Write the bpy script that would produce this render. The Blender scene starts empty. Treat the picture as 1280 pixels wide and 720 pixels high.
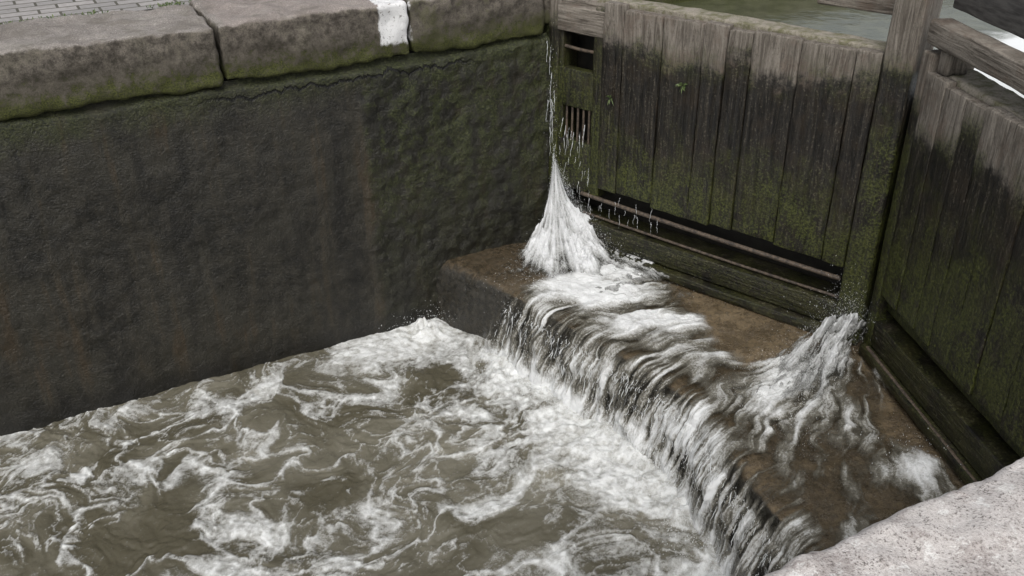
import bpy, bmesh, math, random
import numpy as np
from mathutils import Vector, Matrix, noise as mn
random.seed(7); rng=np.random.default_rng(7)
scn=bpy.context.scene
scn.view_settings.view_transform='Standard'; scn.view_settings.look='None'; scn.view_settings.exposure=0
W=4.3; ZW=-2.02; ZS=-1.6; A=0.3754; TA=math.tan(A); L=W/2/math.cos(A)

# ---------------------------------------------------------------- noise
def _h(ix,iy,s):
    n=(ix.astype(np.int64)*374761393+iy.astype(np.int64)*668265263+s*974634777)&0x7fffffff
    n=((n^(n>>13))*1274126177)&0x7fffffff
    n=(n^(n>>16))&0x7fffffff
    return (n%100003)/100003.0
def vn(x,y,s=0):
    x=np.asarray(x,float);y=np.asarray(y,float)
    ix=np.floor(x);iy=np.floor(y);fx=x-ix;fy=y-iy
    fx=fx*fx*fx*(fx*(fx*6-15)+10);fy=fy*fy*fy*(fy*(fy*6-15)+10)
    a=_h(ix,iy,s);b=_h(ix+1,iy,s);c=_h(ix,iy+1,s);d=_h(ix+1,iy+1,s)
    return (a*(1-fx)+b*fx)*(1-fy)+(c*(1-fx)+d*fx)*fy
def fbm(x,y,s=0,o=4,g=.5):
    r=0;a=1;t=0;c,q=math.cos(.6),math.sin(.6)
    x=np.asarray(x,float);y=np.asarray(y,float)
    for i in range(o):
        r=r+a*(vn(x+i*17.3,y-i*9.1,s+i)-.5);t+=a;a*=g
        x,y=(x*c-y*q)*2.03,(x*q+y*c)*2.03
    return r/t*2
def fbs(x,y,s=0,o=4,g=.5):   # un-rotated, keeps anisotropy
    r=0;a=1;t=0
    for i in range(o):
        r=r+a*(vn(x*2**i+i*17.3,y*1.6**i-i*9.1,s+i)-.5);t+=a;a*=g
    return r/t*2
def sstep(a,b,x):
    t=np.clip((x-a)/(b-a),0,1);return t*t*(3-2*t)
def ridge(n,w): return np.exp(-np.abs(n)/w)

# ---------------------------------------------------------------- nodes
class G:
    def __init__(s,name):
        s.m=bpy.data.materials.new(name);s.m.use_nodes=True;s.t=s.m.node_tree;s.t.nodes.clear()
        s.out=s.t.nodes.new('ShaderNodeOutputMaterial')
        s.p=s.t.nodes.new('ShaderNodeBsdfPrincipled');s.t.links.new(s.p.outputs[0],s.out.inputs[0])
        s.geo=s.t.nodes.new('ShaderNodeNewGeometry')
        s.pos=s.geo.outputs['Position']
    def n(s,ty,**k):
        nd=s.t.nodes.new('ShaderNode'+ty)
        for a,b in k.items():setattr(nd,a,b)
        return nd
    def set(s,inp,v):
        if isinstance(v,bpy.types.NodeSocket): s.t.links.new(v,inp)
        elif isinstance(v,tuple) and len(v)==3 and inp.type=='RGBA': inp.default_value=(*v,1)
        else: inp.default_value=v
    def math(s,op,a,b=0,c=0,clamp=False):
        nd=s.n('Math',operation=op);nd.use_clamp=clamp
        s.set(nd.inputs[0],a);s.set(nd.inputs[1],b);s.set(nd.inputs[2],c);return nd.outputs[0]
    def mul(s,a,b):return s.math('MULTIPLY',a,b)
    def add(s,a,b):return s.math('ADD',a,b)
    def sub(s,a,b):return s.math('SUBTRACT',a,b)
    def mx(s,a,b):return s.math('MAXIMUM',a,b)
    def vm(s,op,a,b):
        nd=s.n('VectorMath',operation=op);s.set(nd.inputs[0],a)
        if op=='SCALE': s.set(nd.inputs['Scale'],b)
        else: s.set(nd.inputs[1],b)
        return nd.outputs[0]
    def noise(s,vec,sc=5,d=4,r=.55,dist=0,col=False):
        nd=s.n('TexNoise');s.set(nd.inputs['Vector'],vec);nd.inputs['Scale'].default_value=sc
        nd.inputs['Detail'].default_value=d;nd.inputs['Roughness'].default_value=r;nd.inputs['Distortion'].default_value=dist
        return nd.outputs['Color' if col else 'Fac']
    def vor(s,vec,sc=5,feat='DISTANCE_TO_EDGE',rnd=1):
        nd=s.n('TexVoronoi',feature=feat);s.set(nd.inputs['Vector'],vec);nd.inputs['Scale'].default_value=sc
        nd.inputs['Randomness'].default_value=rnd
        return nd.outputs['Distance']
    def mr(s,v,a,b,c=0.,d=1.,smooth=True):
        nd=s.n('MapRange');nd.interpolation_type='SMOOTHSTEP' if smooth else 'LINEAR'
        for i,x in enumerate((v,a,b,c,d)): s.set(nd.inputs[i],x)
        return nd.outputs[0]
    def mix(s,f,a,b):
        nd=s.n('Mix',data_type='RGBA');s.set(nd.inputs[0],f);s.set(nd.inputs[6],a);s.set(nd.inputs[7],b);return nd.outputs[2]
    def attr(s,name,o='Fac'):
        nd=s.n('Attribute');nd.attribute_name=name;return nd.outputs[o]
    def xyz(s,v=None):
        nd=s.n('SeparateXYZ');s.set(nd.inputs[0],s.pos if v is None else v);return nd.outputs
    def bump(s,h,str=.5,dist=.01,norm=None):
        nd=s.n('Bump');nd.inputs['Strength'].default_value=str;nd.inputs['Distance'].default_value=dist
        s.set(nd.inputs['Height'],h)
        if norm is not None:s.set(nd.inputs['Normal'],norm)
        return nd.outputs[0]
    def fin(s,col=None,rough=None,norm=None,alpha=None,spec=None):
        if col is not None:s.set(s.p.inputs['Base Color'],col)
        if rough is not None:s.set(s.p.inputs['Roughness'],rough)
        if norm is not None:s.set(s.p.inputs['Normal'],norm)
        if alpha is not None:s.set(s.p.inputs['Alpha'],alpha)
        if spec is not None:s.set(s.p.inputs['Specular IOR Level'],spec)
        return s.m

def mat_wall():
    g=G('wet_render');P=g.pos;x,y,z=g.xyz()
    big=g.noise(P,1.6,4,.65);mid=g.noise(P,11,5,.7);fine=g.noise(P,75,3,.8)
    streak=g.noise(g.vm('MULTIPLY',P,(6.,6.,.6)),1,5,.7)
    c=g.mix(g.mr(mid,.36,.66),(.0085,.008,.0058),(.031,.028,.021))
    c=g.mix(g.mul(g.mr(big,.42,.60),.6),c,(.040,.037,.027))
    c=g.mix(g.mul(g.mr(streak,.48,.66),.6),c,(.049,.042,.028))
    c=g.mix(g.mul(g.mr(streak,.46,.34),.7),c,(.007,.0065,.005))
    c=g.mix(g.mul(g.mr(g.add(streak,g.mul(g.sub(big,.5),.6)),.54,.70),.6),c,(.050,.032,.015))
    edge=g.add(x,g.mul(g.sub(mid,.5),.2))
    zoneR=g.mr(edge,-1.30,-1.2)
    c=g.mix(g.mul(zoneR,.5),c,(.012,.012,.007))
    zn=g.add(z,g.mul(g.sub(big,.5),1.4))
    low=g.mr(zn,-1.8,-.5,.2,1.)
    top=g.mr(g.add(z,g.mul(g.sub(mid,.5),.40)),-.42,-.19)
    gm=g.mx(g.mul(g.mul(zoneR,low),g.mr(g.add(mid,g.mul(g.sub(streak,.5),.6)),.42,.60)),g.mul(top,g.mr(big,.38,.58,.30,1.)))
    gcol=g.mix(g.mr(fine,.38,.66),(.012,.016,.004),(.060,.070,.018))
    c=g.mix(g.mul(gm,.85),c,gcol)
    sc=g.mul(g.mr(g.noise(g.vm('MULTIPLY',P,(2.,2.,9.)),2.2,4,.75),.66,.72),g.mr(z,-.7,-.2))
    c=g.mix(sc,c,(.14,.13,.105))
    c=g.mix(g.mul(g.mr(fine,.56,.70),.5),c,(.10,.091,.075))
    c=g.mix(g.mul(g.mr(fine,.44,.32),.6),c,(.005,.005,.004))
    cn=g.noise(g.vm('MULTIPLY',P,(1.,0.,0.)),5,5,.7)
    cd=g.math('ABSOLUTE',g.add(g.add(z,.265),g.mul(g.sub(cn,.5),.26)))
    ck=g.mul(g.mr(cd,.004,.011,1.,0.),g.mul(g.mr(x,-2.3,-2.0),g.mr(x,-.7,-.4,1.,0.)))
    c=g.mix(ck,c,(.002,.002,.0015))
    wet=g.mr(z,-1.98,-1.85,1.,0.)
    c=g.mix(g.mul(wet,.6),c,(.008,.0075,.006))
    h=g.sub(g.add(g.mul(mid,1.0),g.mul(fine,.9)),g.mul(ck,1.))
    return g.fin(c,g.mr(mid,.3,.7,.32,.65),g.bump(h,.85,.013),spec=.45)

def mat_stone(near=False):
    g=G('coping_granite' if near else 'coping_stone');P=g.pos;x,y,z=g.xyz()
    a=g.noise(P,3,5,.7);b=g.noise(P,20,5,.8);f=g.noise(P,130,3,.85)
    c=g.mix(g.mr(a,.35,.65),(.25,.225,.205),(.42,.385,.36))
    c=g.mix(g.mr(b,.35,.7),g.mix(.5,c,(.13,.115,.10)),c)
    c=g.mix(g.mul(g.mr(f,.5,.64),.65),c,(.09,.08,.07))
    c=g.mix(g.mul(g.mr(f,.46,.34),.45),c,(.62,.58,.55))
    li=g.mr(g.vor(g.vm('ADD',P,g.vm('SCALE',g.noise(P,14,4,.7,col=True),.12)),8,'F1'),.10,.24,1.,0.)
    if near:
        c=g.mix(g.mr(a,.38,.6,.35,.6),g.mix(g.mr(f,.42,.58),(.60,.56,.545),(.36,.32,.30)),(.58,.55,.53))
        c=g.mix(g.mul(g.mul(li,g.mr(b,.40,.52)),.9),c,(.78,.77,.74))
        c=g.mix(g.mul(g.mr(g.noise(P,7,5,.75),.52,.60),.6),c,g.mix(g.mr(f,.4,.6),(.44,.39,.37),(.24,.205,.19)))
        c=g.mix(g.mul(g.mr(b,.44,.37),.75),c,(.76,.75,.73))
        c=g.mix(g.mul(g.mr(g.add(f,g.mul(g.sub(b,.5),.6)),.58,.66),.8),c,(.10,.09,.08))
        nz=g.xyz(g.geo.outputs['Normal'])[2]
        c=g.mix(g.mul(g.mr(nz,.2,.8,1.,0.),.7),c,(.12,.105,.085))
    else:
        c=g.mix(g.mul(g.mul(li,g.mr(a,.45,.58)),.5),c,(.50,.48,.43))
        c=g.mix(g.mul(g.mr(x,-2.02,-1.98),.25),c,(.36,.29,.265))
        c=g.mix(g.mul(g.mr(g.noise(P,5,5,.75),.50,.62),.55),c,(.13,.115,.095))
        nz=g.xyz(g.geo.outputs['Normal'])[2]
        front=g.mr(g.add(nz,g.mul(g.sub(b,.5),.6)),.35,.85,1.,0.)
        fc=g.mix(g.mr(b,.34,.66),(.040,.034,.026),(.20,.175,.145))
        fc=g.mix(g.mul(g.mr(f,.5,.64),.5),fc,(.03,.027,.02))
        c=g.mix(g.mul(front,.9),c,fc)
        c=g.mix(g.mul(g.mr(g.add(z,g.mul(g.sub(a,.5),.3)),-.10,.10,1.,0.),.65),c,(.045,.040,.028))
        mo=g.mr(g.add(z,g.mul(g.sub(b,.5),.50)),-.15,-.04,1.,0.)
        c=g.mix(g.mul(mo,.85),c,g.mix(g.mr(f,.35,.65),(.022,.026,.006),(.095,.105,.024)))
        mo2=g.mul(g.mr(g.add(a,g.mul(g.sub(b,.5),.6)),.48,.64),g.mr(x,-1.2,-.7,.25,1.))
        c=g.mix(g.mul(mo2,.7),c,(.055,.058,.018))
        xe=g.add(x,g.mul(g.sub(b,.5),.05))
        pm=g.mul(g.mul(g.mr(xe,-1.135,-1.12),g.mr(xe,-.935,-.92,1.,0.)),g.mr(g.add(z,g.mul(g.sub(b,.5),.08)),-.10,-.07))
        pm=g.mul(pm,g.mr(g.noise(P,45,4,.8),.34,.44))
        c=g.mix(g.mul(pm,.93),c,(.80,.80,.80))
    h=g.add(g.mul(b,1.),g.mul(f,.5))
    return g.fin(c,.85,g.bump(h,.8,.012),spec=.3)

def mat_wood(name,lvl=-.10,amp=.3,base=None,moss=1.,mz=0.):
    g=G(name);P=g.pos;x,y,z=g.xyz()
    oi=g.n('ObjectInfo').outputs['Random']
    off=g.n('CombineXYZ');g.set(off.inputs[0],g.mul(oi,13.));g.set(off.inputs[1],g.mul(oi,7.))
    Q=g.vm('ADD',P,off.outputs[0])
    if base=='h': gr=g.noise(g.vm('MULTIPLY',Q,(4.,4.,60.)),1,4,.7,.4)
    else: gr=g.noise(g.vm('MULTIPLY',Q,(32.,32.,2.6)),1,5,.78,1.2)
    b=g.noise(Q,6,4,.7);f=g.noise(P,70,3,.8);m=g.noise(P,3.2,4,.75)
    dry=g.mix(g.mr(gr,.3,.7),(.070,.058,.046),(.28,.25,.212))
    dry=g.mix(g.mul(g.mr(b,.48,.66),.45),dry,(.13,.090,.066))
    dry=g.mix(g.mul(g.mr(f,.5,.7),.4),dry,(.045,.038,.03))
    wet=g.mix(g.mr(gr,.38,.70),(.005,.0045,.0037),(.030,.025,.018))
    wet=g.mix(g.mul(g.mr(b,.45,.68),.5),wet,(.036,.025,.015))
    wet=g.mix(g.mul(g.mr(g.add(f,g.mul(g.sub(gr,.5),.7)),.58,.70),.6),wet,(.13,.115,.09))
    zz=g.add(g.add(z,g.mul(g.sub(b,.5),amp)),g.mul(g.sub(oi,.5),.24))
    c=g.mix(g.mr(g.add(zz,g.mul(g.sub(f,.5),.10)),lvl-.06,lvl+.05),wet,dry)
    gz=g.add(g.sub(z,mz),g.mul(g.sub(m,.5),1.6))
    gm=g.mul(g.mr(gz,-1.15,-.50,1.,0.),g.mr(g.add(b,g.mul(g.sub(f,.5),.6)),.34,.56))
    top=g.mul(g.mr(zz,lvl-.14,lvl,0.,1.),g.mr(zz,lvl,lvl+.1,1.,0.))
    gm=g.mx(gm,g.mul(g.mul(top,.5),g.mr(m,.42,.58)))
    c=g.mix(g.mul(gm,.9*moss),c,g.mix(g.mr(f,.38,.64),(.013,.017,.005),(.088,.098,.024)))
    h=g.add(g.mul(gr,1.2),g.mul(f,.5))
    return g.fin(c,g.mr(zz,lvl-.1,lvl+.05,.38,.85),g.bump(h,.85,.010),spec=.4)

def mat_mossledge():
    g=G('mossy_timber_top');P=g.pos
    gr=g.noise(P,14,4,.75);f=g.noise(P,90,3,.7)
    c=g.mix(g.mr(gr,.38,.66),(.30,.27,.225),(.14,.135,.075))
    c=g.mix(g.mul(g.mr(f,.5,.7),.5),c,(.06,.052,.035))
    return g.fin(c,.85,g.bump(g.add(gr,f),.7,.01),spec=.3)

def mat_metal():
    g=G('rusty_iron');P=g.pos
    n=g.noise(P,40,4,.7)
    return g.fin(g.mix(g.mr(n,.35,.65),(.04,.032,.026),(.12,.09,.065)),.6,g.bump(n,.5,.004))

def mat_sill():
    g=G('wet_concrete_sill');P=g.pos;x,y,z=g.xyz()
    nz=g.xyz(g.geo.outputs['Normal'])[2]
    a=g.noise(P,5,5,.75);b=g.noise(P,30,4,.8);f=g.noise(P,130,3,.85)
    c=g.mix(g.mr(a,.38,.62),(.085,.061,.032),(.21,.155,.088))
    c=g.mix(g.mr(b,.47,.62),c,(.085,.062,.036))
    c=g.mix(g.mul(g.mr(f,.52,.66),.6),c,(.28,.23,.165))
    c=g.mix(g.mul(g.mr(f,.46,.36),.5),c,(.03,.023,.014))
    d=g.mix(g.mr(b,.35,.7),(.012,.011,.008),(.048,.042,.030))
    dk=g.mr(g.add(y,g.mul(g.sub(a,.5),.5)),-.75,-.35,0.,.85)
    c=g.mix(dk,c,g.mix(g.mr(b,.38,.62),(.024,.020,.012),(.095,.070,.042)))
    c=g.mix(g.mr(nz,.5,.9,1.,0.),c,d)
    h=g.add(b,g.mul(f,.5))
    return g.fin(c,g.mr(a,.3,.7,.16,.42),g.bump(h,.8,.014),spec=.55)

def mat_water():
    g=G('churning_water');P=g.pos
    fm=g.attr('fm');mk=g.attr('milk')
    nf=g.noise(P,50,5,.85);n2=g.noise(P,170,2,.7)
    t=g.add(g.mul(g.sub(nf,.5),1.25),g.mul(g.sub(n2,.5),.5))
    m=g.mr(g.add(fm,t),.14,.98,0.,1.,False)
    base=g.mix(mk,(.092,.083,.056),(.24,.225,.178))
    c=g.mix(m,base,(.79,.80,.79))
    return g.fin(c,g.mr(m,.1,.6,.17,.6),g.bump(g.add(g.mul(nf,.9),m),.5,.011),spec=.42)

def mat_cascade():
    g=G('falling_water');P=g.pos
    cover=g.attr('cover');v0=g.attr('v')
    nf=g.noise(g.vm('MULTIPLY',P,(1.,1.,.55)),95,3,.85)
    v=g.add(v0,g.mul(g.sub(nf,.5),.95))
    m=g.mr(v,.36,.96,0.,1.,False)
    c=g.mix(m,g.mix(g.mr(v0,-.1,.4),(.032,.029,.020),(.17,.160,.130)),(.82,.83,.83))
    al=g.mul(g.mr(v,-.1,.50,.30,1.),cover)
    return g.fin(c,g.mr(m,0.,.6,.14,.6),g.bump(g.add(v0,g.mul(nf,.8)),.6,.016),al,spec=.5)

def mat_jet():
    g=G('white_water');P=g.pos
    v0=g.attr('v');nf=g.noise(P,85,4,.9)
    v=g.add(v0,g.mul(g.sub(nf,.5),1.0))
    c=g.mix(g.mr(v,.12,.88,0.,1.,False),(.17,.17,.15),(.85,.86,.87))
    return g.fin(c,.45,g.bump(g.add(v0,nf),.7,.016),g.mr(v,-.05,.48,.0,1.))

def mat_drop():
    g=G('water_drops')
    return g.fin((.76,.78,.79),.3)

def mat_upwater():
    g=G('canal_water_still');P=g.pos
    n=g.noise(P,7,4,.6)
    c=g.mix(g.mr(n,.4,.6),(.060,.066,.036),(.09,.095,.055))
    x,y,z=g.xyz()
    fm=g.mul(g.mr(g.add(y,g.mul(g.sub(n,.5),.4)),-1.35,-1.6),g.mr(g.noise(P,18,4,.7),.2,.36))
    c=g.mix(fm,c,(.82,.84,.84))  # white zone is the sky's reflection painted into the water colour, not foam
    return g.fin(c,g.mr(fm,0.,1.,.12,.6),g.bump(n,.25,.02))

def mat_paving():
    g=G('paving_bricks');P=g.pos
    br=g.n('TexBrick');g.set(br.inputs['Vector'],P);br.inputs['Scale'].default_value=1
    br.inputs['Brick Width'].default_value=.21;br.inputs['Row Height'].default_value=.105;br.inputs['Mortar Size'].default_value=.008
    br.inputs['Color1'].default_value=(.25,.24,.235,1);br.inputs['Color2'].default_value=(.36,.34,.33,1);br.inputs['Mortar'].default_value=(.07,.065,.05,1)
    n=g.noise(P,30,5,.7)
    c=g.mix(g.mul(g.mr(n,.4,.7),.4),br.outputs['Color'],(.15,.14,.12))
    return g.fin(c,.85,g.bump(g.add(g.mul(br.outputs['Fac'],-1.),g.mul(n,.3)),.5,.008))
def mat_grass():
    g=G('grass_ground');P=g.pos;n=g.noise(P,20,5,.7)
    return g.fin(g.mix(g.mr(n,.35,.65),(.04,.06,.015),(.10,.12,.04)),.9,g.bump(n,.8,.03))
def mat_leaf():
    g=G('leaf_green');oi=g.noise(g.pos,60,2)
    return g.fin(g.mix(g.mr(oi,.35,.65),(.06,.10,.03),(.16,.20,.08)),.6)

M=dict(wall=mat_wall(),stone=mat_stone(),nstone=mat_stone(True),plank=mat_wood('gate_plank_wood',-.10,.34),plank2=mat_wood('gate_plank_wood_b',-.17,.30,None,1.,.15),
 post=mat_wood('gate_post_wood',-.05,.3,None,.9,.45),beamh=mat_wood('gate_rail_wood',-.1,.2,'h',.4),ledge=mat_mossledge(),iron=mat_metal(),sill=mat_sill(),
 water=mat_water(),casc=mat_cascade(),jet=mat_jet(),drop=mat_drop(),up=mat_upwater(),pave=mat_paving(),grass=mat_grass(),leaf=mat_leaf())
gd=G('dark_walkway_wood');n_=gd.noise(gd.vm('MULTIPLY',gd.pos,(8.,8.,60.)),1,5,.7)
M['dark']=gd.fin(gd.mix(gd.mr(n_,.3,.7),(.035,.033,.032),(.10,.095,.09)),.7,gd.bump(n_,.5,.006))
gd=G('soaked_boarding');n_=gd.noise(gd.pos,12,5,.7)
M['soak']=gd.fin(gd.mix(gd.mr(n_,.3,.7),(.004,.0035,.003),(.016,.014,.010)),.5,gd.bump(n_,.5,.01))

# ---------------------------------------------------------------- mesh helpers
def link(o,parent=None):
    scn.collection.objects.link(o)
    if parent: o.parent=parent
    return o
def empty(name):
    e=bpy.data.objects.new(name,None);e.empty_display_size=.2;return link(e)
def grid(name,X,Y,Z,mat,parent=None,attrs=None,vattrs=None,flip=False):
    nu,nv=X.shape
    co=np.stack([X,Y,Z],-1).reshape(-1,3).astype(np.float32)
    idx=np.arange(nu*nv).reshape(nu,nv)
    q=np.stack([idx[:-1,:-1],idx[1:,:-1],idx[1:,1:],idx[:-1,1:]],-1).reshape(-1,4)
    if flip:q=q[:,::-1]
    return rawmesh(name,co,q,mat,parent,attrs,vattrs)
def rawmesh(name,co,q,mat,parent=None,attrs=None,vattrs=None,smooth=True):
    me=bpy.data.meshes.new(name);k=q.shape[1]
    me.vertices.add(len(co));me.vertices.foreach_set('co',np.ascontiguousarray(co,np.float32).ravel())
    me.loops.add(q.size);me.loops.foreach_set('vertex_index',np.ascontiguousarray(q,np.int32).ravel())
    me.polygons.add(len(q));me.polygons.foreach_set('loop_start',np.arange(0,q.size,k,dtype=np.int32))
    me.polygons.foreach_set('use_smooth',np.full(len(q),smooth))
    me.update(calc_edges=True)
    for a,v in (attrs or {}).items():
        at=me.attributes.new(a,'FLOAT','POINT');at.data.foreach_set('value',np.ascontiguousarray(v,np.float32).ravel())
    me.materials.append(mat)
    return link(bpy.data.objects.new(name,me),parent)
def rbox(name,lo,hi,mat,parent=None,r=.01,res=.05,amp=0.,ns=6.,seed=0,mtx=None,namp2=0.):
    """rounded, slightly irregular block between two corners"""
    lo=Vector(lo);hi=Vector(hi);d=hi-lo;c=(lo+hi)/2
    bm=bmesh.new()
    n=[max(1,min(160,int(round(d[i]/res)))) for i in range(3)]
    def co1(i,k):
        m=n[i]
        t=np.linspace(-d[i]/2,d[i]/2,m+1)
        ex=[-d[i]/2+r*.35,-d[i]/2+r,d[i]/2-r,d[i]/2-r*.35]
        return np.unique(np.round(np.concatenate([t,ex]),5))
    T=[co1(i,0) for i in range(3)]
    vd={}
    def V(p):
        k=tuple(round(v,5) for v in p)
        if k not in vd: vd[k]=bm.verts.new(k)
        return vd[k]
    for ax in range(3):
        u,v=(ax+1)%3,(ax+2)%3
        for sgn in(-1,1):
            for i in range(len(T[u])-1):
                for j in range(len(T[v])-1):
                    ps=[]
                    for (a,b) in((i,j),(i+1,j),(i+1,j+1),(i,j+1)):
                        p=[0,0,0];p[ax]=sgn*d[ax]/2;p[u]=T[u][a];p[v]=T[v][b];ps.append(V(p))
                    if sgn<0:ps.reverse()
                    bm.faces.new(ps)
    inn=[d[i]/2-r for i in range(3)]
    for vt in bm.verts:
        p=vt.co;q=Vector([max(-inn[i],min(inn[i],p[i])) for i in range(3)])
        e=p-q
        if e.length>1e-7:
            dirn=e.normalized();vt.co=q+dirn*r
        else: dirn=Vector((0,0,0))
        if amp:
            w=vt.co+c+Vector((seed*3.1,0,0))
            a=mn.fractal(w*ns,.9,2.1,4)*amp
            if namp2: a+=mn.noise(w*ns*.25)*namp2
            vt.co+=dirn*a
        vt.co+=c
    me=bpy.data.meshes.new(name);bm.to_mesh(me);bm.free()
    for p in me.polygons:p.use_smooth=True
    me.materials.append(mat)
    o=bpy.data.objects.new(name,me);link(o,parent)
    if mtx is not None:o.matrix_local=mtx
    return o
def tubes(paths,radii,sides=5):
    V=[];Q=[];b=0
    for P,R in zip(paths,radii):
        P=np.asarray(P);n=len(P)
        T=np.gradient(P,axis=0);T/=np.linalg.norm(T,axis=1)[:,None]+1e-9
        ref=np.array([.3,.9,.2]);S=np.cross(T,ref);S/=np.linalg.norm(S,axis=1)[:,None]+1e-9;B=np.cross(T,S)
        a=np.linspace(0,2*np.pi,sides,endpoint=False)
        ring=P[:,None]+R[:,None,None]*(np.cos(a)[None,:,None]*S[:,None]+np.sin(a)[None,:,None]*B[:,None])
        V.append(ring.reshape(-1,3))
        i=np.arange(n-1)[:,None]*sides+np.arange(sides)[None]
        j=np.arange(n-1)[:,None]*sides+(np.arange(sides)[None]+1)%sides
        Q.append((np.stack([i,j,j+sides,i+sides],-1).reshape(-1,4))+b);b+=n*sides
    return np.concatenate(V),np.concatenate(Q)
OCT=np.array([[1,0,0],[-1,0,0],[0,1,0],[0,-1,0],[0,0,1],[0,0,-1]],float)
OF=np.array([[0,2,4],[2,1,4],[1,3,4],[3,0,4],[2,0,5],[1,2,5],[3,1,5],[0,3,5]])
def drops(name,C,R,mat,parent,stretch=None):
    C=np.asarray(C);n=len(C);S=np.ones((n,3)) if stretch is None else stretch
    V=C[:,None]+OCT[None]*R[:,None,None]*S[:,None]
    Q=(OF[None]+np.arange(n)[:,None,None]*6).reshape(-1,3)
    return rawmesh(name,V.reshape(-1,3),Q,mat,parent)

# ---------------------------------------------------------------- far chamber wall
def nonuni(a,b,res,ext):
    return np.concatenate([ext,np.arange(a,b+1e-6,res)])
xs=nonuni(-4.4,0.03,.012,np.array([-30,-20,-12,-8,-6,-5.2,-4.8,-4.6]));zs=np.concatenate([[-3.2,-2.6,-2.3],np.arange(-2.15,-.165,.0125)])
X,Z=np.meshgrid(xs,zs,indexing='ij')
d=.022*fbm(X*1.1,Z*1.1,3)+.009*fbm(X*6,Z*6,5,4,.6)+.0025*fbm(X*30,Z*30,9,3)
ztop=-.19+.045*fbm(X*2.2,X*0+3,31,4)
lip=sstep(ztop-.03,ztop+.0,Z)
prt=sstep(-1.31,-1.26,X+.03*fbm(Z*6,X*2,40))
Y=.006-(d+.012*prt*(1+1.2*fbm(X*14,Z*14,12,4,.6)))+lip*.05
wall=empty('lock_chamber_wall')
grid('render_face',X,Y,Z,M['wall'],wall)
cop=empty('stone_coping')
jx=[-30,-15,-9,-6.2,-4.0,-2.05,-.935,-.01]
for i in range(len(jx)-1):
    big=jx[i+1]<-4.5
    gp=.006 if i!=5 and i!=4 else .003
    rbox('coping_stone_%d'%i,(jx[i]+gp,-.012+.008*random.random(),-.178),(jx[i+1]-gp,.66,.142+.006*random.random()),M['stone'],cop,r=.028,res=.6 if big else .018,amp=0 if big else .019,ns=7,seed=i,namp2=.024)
rbox('coping_stone_quoin',(0.0,.27,-.5),(3.0,.9,.15),M['stone'],cop,r=.04,res=.06,amp=.006)
rbox('coping_stone_up',(3.01,.2,-.5),(30,.9,.15),M['stone'],cop,r=.04,res=1.)
rbox('quoin_wall',(0.04,.02,-3.0),(.5,.3,-.10),M['wall'],wall,r=.02,res=.05,amp=.006)
rbox('quoin_cap',(-.005,.02,-.12),(.45,.262,.13),M['stone'],cop,r=.03,res=.03,amp=.006)
rbox('upstream_wall',(.5,.3,-3.0),(30,.6,-.5),M['wall'],wall,r=.02,res=1.)
pave=empty('brick_pavement')
def plane(name,x0,x1,y0,y1,z,mat,parent=None):
    return rawmesh(name,np.array([[x0,y0,z],[x1,y0,z],[x1,y1,z],[x0,y1,z]]),np.array([[0,1,2,3]]),mat,parent,smooth=False)
plane('paving_far',-30,30,.64,4.5,.125,M['pave'],pave)
plane('paving_near',-30,30,-9,-4.95,-.02,M['pave'],pave)
gr=empty('ground')
plane('ground_far',-300,300,4.5,400,.12,M['grass'],gr)
plane('ground_near',-300,300,-400,-9,-.03,M['grass'],gr)

ncop=empty('stone_coping')
jn=[-12,-6,-3.9,-2.4,.35]
for i in range(len(jn)-1):
    big=jn[i+1]<-3
    rbox('coping_stone_%d'%i,(jn[i]+.006,-4.97,-.3),(jn[i+1]-.006,-4.29,0),M['nstone'],ncop,r=.03,res=.4 if big else .018,amp=0 if big else .017,ns=8,seed=i+20,namp2=.018)
rbox('coping_stone_up',(.36,-4.97,-.3),(30,-4.5,0),M['nstone'],ncop,r=.04,res=1.)
nwall=empty('lock_chamber_wall')
rbox('render_face_block',(-30,-4.9,-3.2),(.25,-4.31,-.3),M['wall'],nwall,r=.02,res=.4)
rbox('upstream_block',(.26,-4.9,-3.2),(30,-4.52,-.3),M['wall'],nwall,r=.02,res=1.)

# ---------------------------------------------------------------- gates
def leaf_frame(origin,D,Nn):
    m=Matrix.Identity(4)
    m.col[0]=(*D,0,0);m.col[1]=(*Nn,0,0);m.col[2]=(0,0,1,0);m.col[3]=(*origin,0,1)
    return m
ca,sa=math.cos(A),math.sin(A)
F1=leaf_frame((0,0),(sa,-ca),(-ca,-sa));F2=leaf_frame((sa*L,-ca*L),(-sa,-ca),(-ca,sa))
def gbox(nm,parent,FM,s0,s1,n0,n1,z0,z1,mat,r=.008,res=.12,amp=.003,seed=0,tilt=0):
    o=rbox(nm,(s0,n0,z0),(s1,n1,z1),mat,None,r=r,res=res,amp=amp,ns=9,seed=seed,namp2=amp)
    me=o.data;m=FM@Matrix.Rotation(tilt,4,'Y') if tilt else FM
    me.transform(m)
    if m.to_3x3().determinant()<0: me.flip_normals()
    o.parent=parent;return o
g1=empty('lock_gate')
B=[.43,.58,.85,1.12,1.27,1.42,1.70,2.0,2.135]
for i in range(len(B)-1):
    gbox('plank_%d'%i,g1,F1,B[i]+.002,B[i+1]-.002,-.06+random.uniform(-.004,.0),random.uniform(-.008,.009),-1.125+random.uniform(-.015,.015),.085+random.uniform(-.02,.012),M['plank'],r=.007,res=.04,amp=.005,seed=i)
gbox('heel_post',g1,F1,-.02,.075,-.27,-.035,-1.58,.12,M['post'],r=.03)
gbox('frame_stile',g1,F1,.36,.43,-.27,-.02,-1.2,.05,M['post'])
for k,(z0,z1) in enumerate([(-.13,.03),(-.62,-.37),(-1.19,-.85)]):
    gbox('sluice_board_%d'%k,g1,F1,.075,.36 if k else .43,-.10,-.035 if k else -.015,z0,z1,M['beamh' if k==0 else 'post'],seed=k+3)
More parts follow.
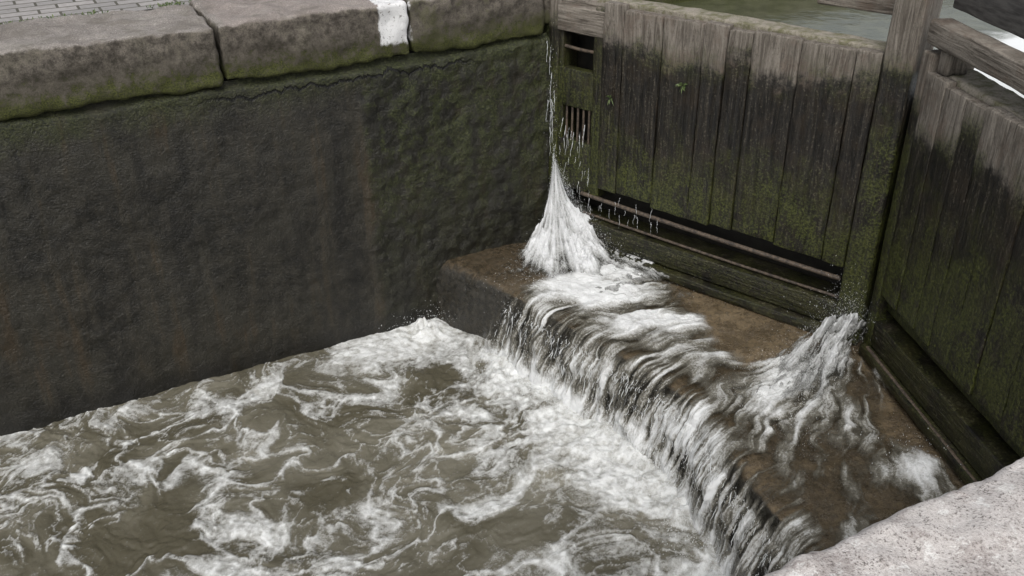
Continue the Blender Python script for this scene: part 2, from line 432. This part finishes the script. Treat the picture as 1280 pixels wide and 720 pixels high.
gbox('sluice_jamb_1',g1,F1,.075,.110,-.13,-.04,-.86,-.12,M['post'])
gbox('sluice_jamb_2',g1,F1,.335,.365,-.13,-.045,-.86,-.12,M['post'])
gbox('back_boarding',g1,F1,.0,2.2,-.29,-.24,-1.58,.0,M['soak'])
gbox('top_rail',g1,F1,.05,2.14,-.27,-.062,-.15,.075,M['beamh'],r=.015,amp=.005,res=.06)
gbox('top_cap',g1,F1,.33,2.14,-.20,-.064,.05,.098,M['ledge'],r=.012,amp=.006,res=.05)
gbox('mid_rail',g1,F1,.44,2.14,-.24,-.065,-.75,-.55,M['post'])
gbox('bottom_rail',g1,F1,.05,2.14,-.24,-.01,-1.52,-1.375,M['beamh'],r=.01)
gbox('cill_ledge',g1,F1,.05,2.12,-.24,.035,-1.59,-1.53,M['beamh'],r=.01)
gbox('mitre_post',g1,F1,2.138,2.295,-.25,.012,-1.585,.62,M['post'],r=.015,amp=.004,res=.05)
gbox('walkway_beam',g1,F1,1.62,2.13,-.42,-.30,.20,.31,M['beamh'],r=.015)
g2=empty('lock_gate')
B2=[.09,.27,.46,.62,.80,1.02,1.25,1.5,1.75,2.0,2.25]
for i in range(len(B2)-1):
    gbox('plank_%d'%i,g2,F2,B2[i]+.002,B2[i+1]-.002,-.06,random.uniform(-.008,.009),-1.2+random.uniform(-.015,.015),.05+random.uniform(-.015,.015),M['plank2'],r=.007,res=.04,amp=.005,seed=i+30)
gbox('mitre_post',g2,F2,.004,.088,-.25,-.004,-1.585,.14,M['post'],r=.012)
gbox('back_boarding',g2,F2,.05,2.3,-.29,-.24,-1.58,.0,M['soak'])
gbox('top_rail',g2,F2,.09,2.28,-.24,-.062,-.15,.035,M['beamh'],r=.015,res=.06)
gbox('top_cap',g2,F2,.09,2.28,-.235,-.064,.015,.062,M['ledge'],r=.012,amp=.006,res=.05)
gbox('bottom_rail',g2,F2,.05,2.28,-.24,-.01,-1.52,-1.36,M['beamh'],r=.01)
gbox('mid_rail',g2,F2,.05,2.28,-.24,-.065,-1.30,-1.2,M['post'])
gbox('cill_ledge',g2,F2,.05,2.28,-.24,.035,-1.59,-1.53,M['beamh'],r=.01)
gbox('beam_stub_1',g2,F2,.12,.19,-.15,-.03,.06,.17,M['post'])
gbox('beam_stub_2',g2,F2,1.5,1.6,-.15,-.03,.06,.17,M['post'])
gbox('hand_beam',g2,F2,-.0,2.4,-.13,-.01,.17,.29,M['beamh'],r=.018,amp=.005)
gbox('walkway_plank',g2,F2,.05,2.4,-.42,-.16,.34,.42,M['dark'],r=.01)
gbox('walkway_upstand',g2,F2,.02,2.4,-.16,-.10,.34,.62,M['dark'],r=.01)
def rod(nm,parent,FM,p0,p1,r=.011,mat=None):
    t=np.linspace(0,1,12)[:,None];P=np.array(p0)[None]*(1-t)+np.array(p1)[None]*t
    P[:,2]-=.008*np.sin(t[:,0]*np.pi)
    W4=np.array([list(FM@Vector(p)) for p in P])
    V,Q=tubes([W4],[np.full(12,r)],8);return rawmesh(nm,V,Q,mat or M['iron'],parent)
rod('iron_rod_upper',g1,F1,(.3,-.02,-1.195),(2.12,-.02,-1.215),.014)
rod('iron_rod_lower',g1,F1,(.3,-.05,-1.345),(2.12,-.05,-1.35),.009)
rod('sluice_rod',g1,F1,(.1,-.06,-.235),(.42,-.06,-.235),.011)
for k in range(5): rod('grille_bar_%d'%k,g1,F1,(.14+.045*k,-.05,-.60),(.14+.045*k,-.05,-.87),.008)
rod('iron_strap',g2,F2,(.1,.01,-1.53),(2.1,.02,-1.53),.012)

# ---------------------------------------------------------------- sill
cy=np.array([.05,0,-.36,-.72,-1.27,-1.67,-2.0,-2.22,-2.47,-2.93,-3.3,-4.35])
cx=np.array([-.85,-.83,-.70,-.59,-.47,-.38,-.33,-.35,-.43,-.54,-.62,-.86])
def crest(y):
    r=0
    for o in(-.12,-.06,0,.06,.12): r=r+np.interp(-(y+o),-cy,cx)
    return r/5
def foot(y): return TA*(W/2-np.abs(y+W/2))
ys=np.arange(.03,-4.34,-.011)
def sheet(ysv,r,off,outw,nt=(70,10,38),zb=-2.08,x_in=.12):
    Xs=[];Zs=[];Vs=[]
    c=crest(ysv);f=foot(ysv)+x_in
    ta=np.linspace(0,1,nt[0]);tb=np.linspace(0,1,nt[1]+1)[1:];tc=np.linspace(0,1,nt[2]+1)[1:]
    for y,cc,ff in zip(ysv,c,f):
        xt=ff+(cc+r-ff)*ta;zt=np.full_like(xt,ZS+off)
        an=tb*np.pi/2;xb=cc+r-np.sin(an)*(r+off);zb_=ZS-r+np.cos(an)*(r+off)
        zc=ZS-r+(zb-ZS+r)*tc;xc=xb[-1]-outw*tc**.6
        x=np.concatenate([xt,xb,xc]);z=np.concatenate([zt,zb_,zc])
        v=np.concatenate([[0],np.cumsum(np.hypot(np.diff(x),np.diff(z)))]);v-=v[nt[0]-1]
        Xs.append(x);Zs.append(z);Vs.append(v)
    return np.array(Xs),np.array(Zs),np.array(Vs)
Xs,Zs,Vs=sheet(ys,.07,0,.10,zb=-2.5)
Yg=np.repeat(ys[:,None],Xs.shape[1],1)
nzz=.016*fbm(Xs*5+Zs*3,Yg*5+Zs*4,60,5,.6)+.02*fbm(Xs*1.7,Yg*1.7+Zs,61,2)
vert=sstep(0,.1,Vs)
Zk=Zs+nzz*(1-vert)-.008;Xk=Xs-nzz*vert*1.6+.012*vert
sillE=empty('concrete_sill')
grid('sill_block',Xk,Yg,Zk,M['sill'],sillE)

# ---------------------------------------------------------------- cascade sheet
cas=empty('waterfall')
ys2=np.arange(-.50,-4.3,-.005)
X2,Z2,V2=sheet(ys2,.085,.014,.10,nt=(180,20,90),zb=-2.04,x_in=.05)
Y2=np.repeat(ys2[:,None],X2.shape[1],1)
fw=sstep(-.12,.09,V2+.12*fbm(Y2*6,V2*2,69,3))
xb=np.interp(-Y2,[.3,.73,1.1,1.4,1.75,2.0,2.12,2.5,2.8,3.1,3.4],[.12,.28,.32,.25,.10,.15,.7,.7,.30,.42,.3])
edge=X2+.09*fbm(X2*5,Y2*5,70,5,.6)
cover=(1-sstep(xb-.08,xb+.05,edge))*sstep(-.56,-.68,Y2+.10*fbm(X2*5,Z2*5+Y2*3,71))
def bl(cx_,cy_,rx,ry,p=1): return np.exp(-(((X2-cx_)/rx)**2+((Y2-cy_)/ry)**2)**p)
wx=X2+.12*fbm(X2*2.5,Y2*2.5,72,3)+.035*fbm(X2*9,Y2*9,73,3);wy=Y2+.12*fbm(X2*2.5,Y2*2.5,74,3)+.035*fbm(X2*9,Y2*9,75,3)
r1=np.hypot(wx-.10,wy+.05);a1=np.arctan2(wy+.05,-(wx-.10))
r2=np.hypot(wx-.95,wy+2.05);a2=np.arctan2(wy+2.05,-(wx-.95))
s1=fbs(r1*9+a1*3.,a1*3.4-r1*2.5,500,5,.65);s2=fbs(a2*16,r2*3.2,520,5,.65)
w2=sstep(-1.75,-2.1,Y2+.1*fbm(X2*4,Y2*4,530,2))
st=s1*(1-w2)+s2*w2
amt=.02+.85*bl(-.08,-.55,.45,.40)+.50*bl(-.35,-.8,.25,.22)+.50*bl(.0,-1.1,.36,.40)+.36*bl(-.05,-1.55,.35,.3)+.66*bl(.32,-2.2,.42,.17)+.42*bl(.0,-2.38,.32,.24)+.20*bl(.15,-2.75,.4,.28)+.50*bl(.24,-3.05,.32,.08)
amt+=.38*fbm(X2*4,Y2*4,77,5,.65)
vtop=amt+1.0*st+.03
lat=Y2+.03*fbm(Y2*7,V2*4,540,3)+.006*fbm(Y2*30,V2*25,541,2)
sf=fbs(lat*36,V2*3.4,550,5,.74)+.75*fbm(Y2*4.5,V2*5,560,4)
ff=np.interp(-Y2,[.6,.8,1.1,1.5,1.9,2.2,2.45,2.7,3.0,3.4],[.42,.34,.24,.15,.18,.38,.28,.10,.02,.06])+.50*sstep(-1.84,-2.02,Z2)+.18*sstep(-1.6,-1.8,Z2)
vfall=ff+.98*sf
v=vtop*(1-fw)+vfall*fw
bumpy=.026*np.clip(v,0,1)*(1-fw)+.012*fbm(X2*16,Y2*16,95,3)+.016*fbm(X2*6,Y2*6,96,3)
Z2b=Z2+bumpy*(1-fw)+.010+fw*.012*fbm(Y2*12,V2*9,97,3)*(1-sstep(.05,.2,V2))
X2b=X2-np.clip(.014*np.clip(v,-.2,1.1)+.024+.06*fbm(Y2*4,V2*3,105)+.03*fbm(Y2*13,V2*8,106,3),.008,1)*fw*sstep(-.02,.25,V2)
hole=sstep(-.28,.14,v+.08)
cov=cover*(1-fw*(1-hole)*.95)
grid('overflow_sheet',X2b,Y2,Z2b,M['casc'],cas,dict(cover=cov,v=v))

paths=[];rad=[]
for i in range(420):
    y=-rng.uniform(.66,2.62) if i<360 else -rng.uniform(2.6,3.4)
    c=float(crest(np.array([y]))[0]);v0=rng.uniform(.1,.65);t0=rng.uniform(0.06,.2);t1=t0+rng.uniform(.012,.06);t=np.linspace(t0,t1,7)
    z=ZS+.0-.5*9.8*t*t*.9-.02
    x=c-.03-v0*t;P=np.stack([x+rng.normal(0,.0015,7),y+rng.normal(0,.002,7)+rng.normal(0,.3)*(t-t0),z],-1);P=P[P[:,2]>ZW-.02]
    if len(P)<3: continue
    R=np.sin(np.linspace(.15,np.pi-.15,len(P)))*rng.uniform(.0008,.0026)
    paths.append(P);rad.append(R)
V,Q=tubes(paths,rad,5);rawmesh('falling_strands',V,Q,M['drop'],cas)

# jet one: water forced through the heel of the left leaf
def jk(ea): return .085+.20*ea
def jprof(r,ea): return .57*np.exp(-(r/jk(ea))**.92)
def jet1():
    na,nr=440,400
    a0,a1=math.radians(-158),math.radians(-60)
    a=np.linspace(a0,a1,na)[:,None];t=np.linspace(0,1,nr)[None]**1.1
    ea=(a-a0)/(a1-a0)
    R=.72+.34*np.sin(ea*np.pi)+.46*sstep(.35,1,ea)
    r=R*t
    side=np.clip(np.sin(np.pi*ea),0,1)**.35
    prof=jprof(r,ea)-jprof(R,ea)*t
    an=a+.22*fbm(a*3+0*r,r*4,601,4)+.45*(r-.2)*(ea-.3)
    rag=fbs(an*12,r*4.0,610,5,.76)
    lump=fbm(an*3.5,r*7,615,5,.65)
    Z=ZS+prof*(.55+.45*side)+(.06*rag+.12*lump+.02)*side*sstep(0,.2,t)*(1-t*.75)+.012
    rr=r+.028
    X=.05+np.cos(an)*rr;Y=-.045+np.sin(an)*rr
    v=.50+.85*rag+.70*lump-.95*sstep(.30,1,t)-.55*(1-sstep(0,.16,ea))-.50*(1-sstep(0,.20,1-ea))+.22*(1-t)
    grid('jet_heel',X,Y,Z,M['jet'],cas,dict(v=v))
jet1()
def jet2():
    s=np.linspace(0,1,320)[:,None];t=np.linspace(-1,1,200)[None]
    wd=.05+.34*s**.8;hgt=.24*np.exp(-((s-.22)/.26)**2)+.05
    px=.87-1.02*s;py=-2.10-.16*s-.12*s*s
    rag=fbs(t*6+s*1.5,s*6+t,620,5,.76);lump=fbm(s*6,t*3,625,5,.65)
    X=px+.04*lump+0*t;Y=py+wd*t+.03*fbm(s*9,t*6,302)
    Z=ZS+hgt*(1-t*t)**.8*(.9+.6*lump)*(1-.6*s)+.055*rag*(1-t*t)*(1-.5*s)+.012
    v=.48+.85*rag+.55*lump-.75*np.abs(t)**2.4-.95*sstep(.35,1,s)
    grid('jet_mitre',X,Y,Z,M['jet'],cas,dict(v=v),flip=True)
jet2()
paths=[];rad=[]
def trickle(s,n,z0,z1,r):
    m=14;z=np.linspace(z0,z1,m);jit=np.cumsum(rng.normal(0,.002,m))
    P=np.array([list(F1@Vector((s+jit[k],n+.01*k/m,z[k]))) for k in range(m)])
    paths.append(P);rad.append(np.abs(rng.normal(r,r*.5,m))*np.linspace(1,.5,m))
for k in range(9): 
    zt=rng.uniform(-.84,-.68);trickle(rng.uniform(.13,.34),-.02+rng.uniform(0,.02),zt,zt-rng.uniform(.05,.18),rng.uniform(.001,.0022))
for k in range(26):
    zt=rng.uniform(-1.3,-.8);trickle(rng.uniform(.10,.40),-.0+rng.uniform(0,.02),zt,zt-rng.uniform(.02,.09),rng.uniform(.0008,.0014))
for k in range(14): zt=-1.12-rng.uniform(0,.16);trickle(rng.uniform(.40,1.0),.0,zt,zt-rng.uniform(.03,.10),.0009)
for k in range(12): zt=-.15-rng.uniform(0,.7);trickle(rng.uniform(.0,.07),.0,zt,zt-rng.uniform(.08,.2),.0016)
V,Q=tubes(paths,rad,5);rawmesh('leak_trickles',V,Q,M['drop'],cas)
# spray
C=[];R=[]
def spray(n,c,sd,r0=.0008,r1=.0032,up=0):
    p=rng.normal(0,1,(n,3))*np.array(sd)+np.array(c);p[:,2]+=np.abs(rng.normal(0,1,n))*up
    C.append(p);R.append(rng.uniform(r0,r1,n)*rng.uniform(.4,1,n))
def fspray():
    n=8000;a=np.radians(-155+95*rng.uniform(0,1,n)**.7);e_=(np.degrees(a)+158)/98;r=np.abs(rng.normal(.0,.42,n));z=ZS+.57*np.exp(-(r/jk(e_))**.92)+np.abs(rng.normal(0,.045,n))+.02
    C.append(np.stack([.035+np.cos(a)*r,-.05+np.sin(a)*r,z],-1));R.append(rng.uniform(.0006,.0024,n)*rng.uniform(.4,1,n))
    n=6500;s=rng.uniform(0,1,n)**.8;z=ZS+.02+.32*np.exp(-((s-.22)/.3)**2)*np.abs(rng.normal(.6,.45,n))
    C.append(np.stack([.86-1.0*s,-2.10-.16*s-.12*s*s+rng.normal(0,1,n)*(.03+.17*s),z],-1));R.append(rng.uniform(.0005,.0022,n)*rng.uniform(.4,1,n))
fspray()
spray(200,(.02,-.06,-.7),(.02,.03,.25),r1=.0022);spray(400,(.80,-2.12,-1.34),(.06,.07,.08),r1=.0020)
spray(260,(-.35,-.7,-1.55),(.12,.15,.04));spray(300,(-1.0,-.12,-1.97),(.12,.08,.02),up=.04);spray(160,(.35,-3.0,-1.55),(.14,.1,.03))
n=4200;yy=-rng.uniform(.65,3.3,n);c=crest(yy)
C.append(np.stack([c-.13-np.abs(rng.normal(0,.12,n)),yy,ZW+.02+np.abs(rng.normal(0,.07,n))],-1));R.append(rng.uniform(.001,.0034,n)*rng.uniform(.4,1,n))
n=3800;yy=-rng.uniform(.65,3.2,n);c=crest(yy);zz=rng.uniform(ZW,ZS,n)
C.append(np.stack([c-.06-.14*rng.random(n)*np.sqrt((ZS-zz)/.42),yy,zz],-1));R.append(rng.uniform(.0006,.0028,n)*rng.uniform(.4,1,n))
C=np.concatenate(C);R=np.concatenate(R);ok=C[:,2]>ZW-.01;C=C[ok];R=R[ok]
st_=np.ones((len(C),3));st_[:,2]=rng.uniform(1,3,len(C))
drops('spray_drops',C,R,M['drop'],cas,st_)

# ---------------------------------------------------------------- lower water
xs=np.concatenate([np.array([-30,-20,-12,-8,-6.5]),np.arange(-5.2,-.2,.0072)]);yv=np.concatenate([[-4.33],np.arange(-3.9,.03,.0066)])
X,Y=np.meshgrid(xs,yv,indexing='ij')
dist=np.clip(crest(Y)-.08-X,0,9)
def b2(x,y,rx,ry):return np.exp(-(((X-x)/rx)**2+((Y-y)/ry)**2))
dens=.38+.90*np.exp(-dist/.36)*sstep(-.35,-.8,Y)+.24*np.exp(-dist/1.0)
dens+=1.1*b2(-1.02,-.13,.16,.11)+.35*b2(-1.25,-.25,.4,.22)+.34*b2(-2.2,-.2,1.2,.20)
dens-=.50*b2(-1.2,-.72,.22,.22)+.46*b2(-.98,-1.3,.20,.22)+.38*b2(-2.0,-1.3,.40,.30)+.28*b2(-3.2,-1.1,.5,.6)+.3*b2(-3.0,-.35,.3,.15)+.30*b2(-1.6,-2.2,.2,.18)
dens+=.25*b2(-1.5,-1.8,.5,.25)+.18*b2(-2.6,-1.7,.6,.3)+.22*b2(-2.3,-.75,.35,.2)+.46*fbm(X*1.5,Y*1.5,420,4)
dens=np.clip(dens,.07,1.3)
U=X+.34*fbm(X*1.1,Y*1.1,430,3);Vv=Y+.34*fbm(X*1.1,Y*1.1,433,3)
U2=U+.13*fbm(U*3.4,Vv*3.4,436,3);V3=Vv+.13*fbm(U*3.4,Vv*3.4,439,3)
U3=U2+.045*fbm(U2*13,V3*13,442,4,.6);V4=V3+.045*fbm(U2*13,V3*13,445,4,.6)
n1=fbm(U3*1.9,V4*2.4,450,3,.42);n2=fbm(U3*4.1,V4*5.2,455,3,.45);n3=fbm(U3*9,V4*11.5,460,3,.5);n4=fbm(U3*22,V4*27,465,3,.5)
gate=fbm(X*3,Y*3,470,3)
m1=ridge(n1,.02+.14*dens)*sstep(-.50,.05,gate+dens*.6)
m2=ridge(n2,.02+.15*dens)*sstep(-.10,.36,dens+.6*fbm(X*2.4,Y*2.4,475,3))
m3=ridge(n3,.03+.13*dens)*sstep(.0,.55,dens+.7*gate)
m4=ridge(n4,.04+.13*dens)*sstep(.2,.8,dens+.7*n2)
full=sstep(.62,1.15,dens+.9*n2+.6*n3)
fm=1-(1-.90*m1)*(1-.80*m2)*(1-.6*m3)*(1-.45*m4)*(1-.9*full)
fm=np.clip(fm*1.15-.11,0,1)*(.86+.5*fbm(X*30,Y*30,480,3))
milk=np.clip(.05+.7*dens+.7*fbm(U2*3,V3*3,485,4)-.15,0,1)
act=np.exp(-dist/.5)
Z=ZW+.026*fbm(X*2.0,Y*2.0,401,3)+.020*fbm(U*5,Vv*5,402,4,.5)+.007*fbm(U2*16,V3*16,404,3)+.002*fbm(X*38,Y*38,406,2)
Z+=act*(.050*fbm(X*8,Y*8,405,4,.6)+.01)*sstep(-.3,-.8,Y)+.008*fm
Z+=.05*np.exp(-(((X+1.0)/.14)**2+((Y+.10)/.10)**2))*(1+1.6*fbm(X*17,Y*17,410,4))
Z=np.where(X<-5.1,ZW,Z)
grid('canal_water',X,Y,Z,M['water'],None,dict(fm=fm,milk=milk))
wu=empty('canal_water')
bk=.25
V=[(bk,.22,-.16),(TA*W/2+bk,-W/2,-.16),(bk,-4.5,-.16),(40,-4.5,-.16),(40,.28,-.16)]
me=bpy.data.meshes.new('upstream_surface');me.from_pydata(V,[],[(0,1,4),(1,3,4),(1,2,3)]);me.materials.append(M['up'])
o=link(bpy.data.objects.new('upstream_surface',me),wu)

# ---------------------------------------------------------------- plants
def tuft(name,base,n,ln,wd,spread,outward=(0,0,1),parent=None):
    V=[];Q=[]
    out=Vector(outward).normalized()
    for i in range(n):
        d=(out+Vector(rng.normal(0,spread,3))).normalized();l=ln*rng.uniform(.5,1)
        side=d.cross(Vector(rng.normal(0,1,3))).normalized()*wd*rng.uniform(.6,1)
        b=Vector(base[i%len(base)]) 
        m=b+d*l*.55;tip=b+d*l+Vector((0,0,-l*.25))
        k=len(V);V+=[b,m+side,tip,m-side];Q.append((k,k+1,k+2,k+3))
    return rawmesh(name,np.array([list(v) for v in V]),np.array(Q),M['leaf'],parent,smooth=False)
pb=F1@Vector((1.02,.015,-.30));tuft('fern_plant',[pb],22,.06,.008,.7,(-.6,-.3,.5))
pb=F1@Vector((.52,.015,-.48));tuft('fern_plant',[pb],14,.05,.007,.7,(-.6,-.3,.5))
gb=[(-1.6-rng.random()*3.2,.66+rng.normal(0,.012),.12) for _ in range(700)]
gb=[b for b in gb if vn(np.array(b[0]*5),np.array(2.),5)>.35]
tuft('grass',gb,len(gb),.05,.005,.5)

# ---------------------------------------------------------------- light
w=bpy.data.worlds.new('World');scn.world=w;w.use_nodes=True;nt=w.node_tree
bg=nt.nodes['Background'];sky=nt.nodes.new('ShaderNodeTexSky');sky.sky_type='NISHITA';sky.sun_disc=False
el=math.radians(52);az=math.radians(215)
sky.sun_elevation=el;sky.sun_rotation=az;sky.dust_density=4;sky.air_density=1.0
hs=nt.nodes.new('ShaderNodeHueSaturation');hs.inputs['Saturation'].default_value=.25
nt.links.new(sky.outputs[0],hs.inputs['Color']);nt.links.new(hs.outputs[0],bg.inputs[0]);bg.inputs[1].default_value=.15
sl=bpy.data.lights.new('sun','SUN');sl.energy=1.5;sl.angle=math.radians(45);sl.color=(1,.98,.94)
so=link(bpy.data.objects.new('sun',sl))
dv=Vector((math.sin(az)*math.cos(el),math.cos(az)*math.cos(el),math.sin(el)))
so.rotation_euler=dv.to_track_quat('Z','Y').to_euler()

# ---------------------------------------------------------------- camera
cp=(-3.1318,-5.2711,1.4535);a,t,r=1.0720,.5169,-.0056
Fv=Vector((math.cos(a)*math.cos(t),math.sin(a)*math.cos(t),-math.sin(t)));Rv=Vector((math.sin(a),-math.cos(a),0));Uv=Rv.cross(Fv)
R2=Rv*math.cos(r)+Uv*math.sin(r);U2=-Rv*math.sin(r)+Uv*math.cos(r)
cam=bpy.data.cameras.new('camera');co=link(bpy.data.objects.new('camera',cam))
m=Matrix.Identity(4);m.col[0]=(*R2,0);m.col[1]=(*U2,0);m.col[2]=(*(-Fv),0);m.col[3]=(*cp,1);co.matrix_world=m
cam.sensor_width=36;cam.lens=36*1202.2/1280;cam.clip_end=1500;cam.clip_start=.05
scn.camera=co
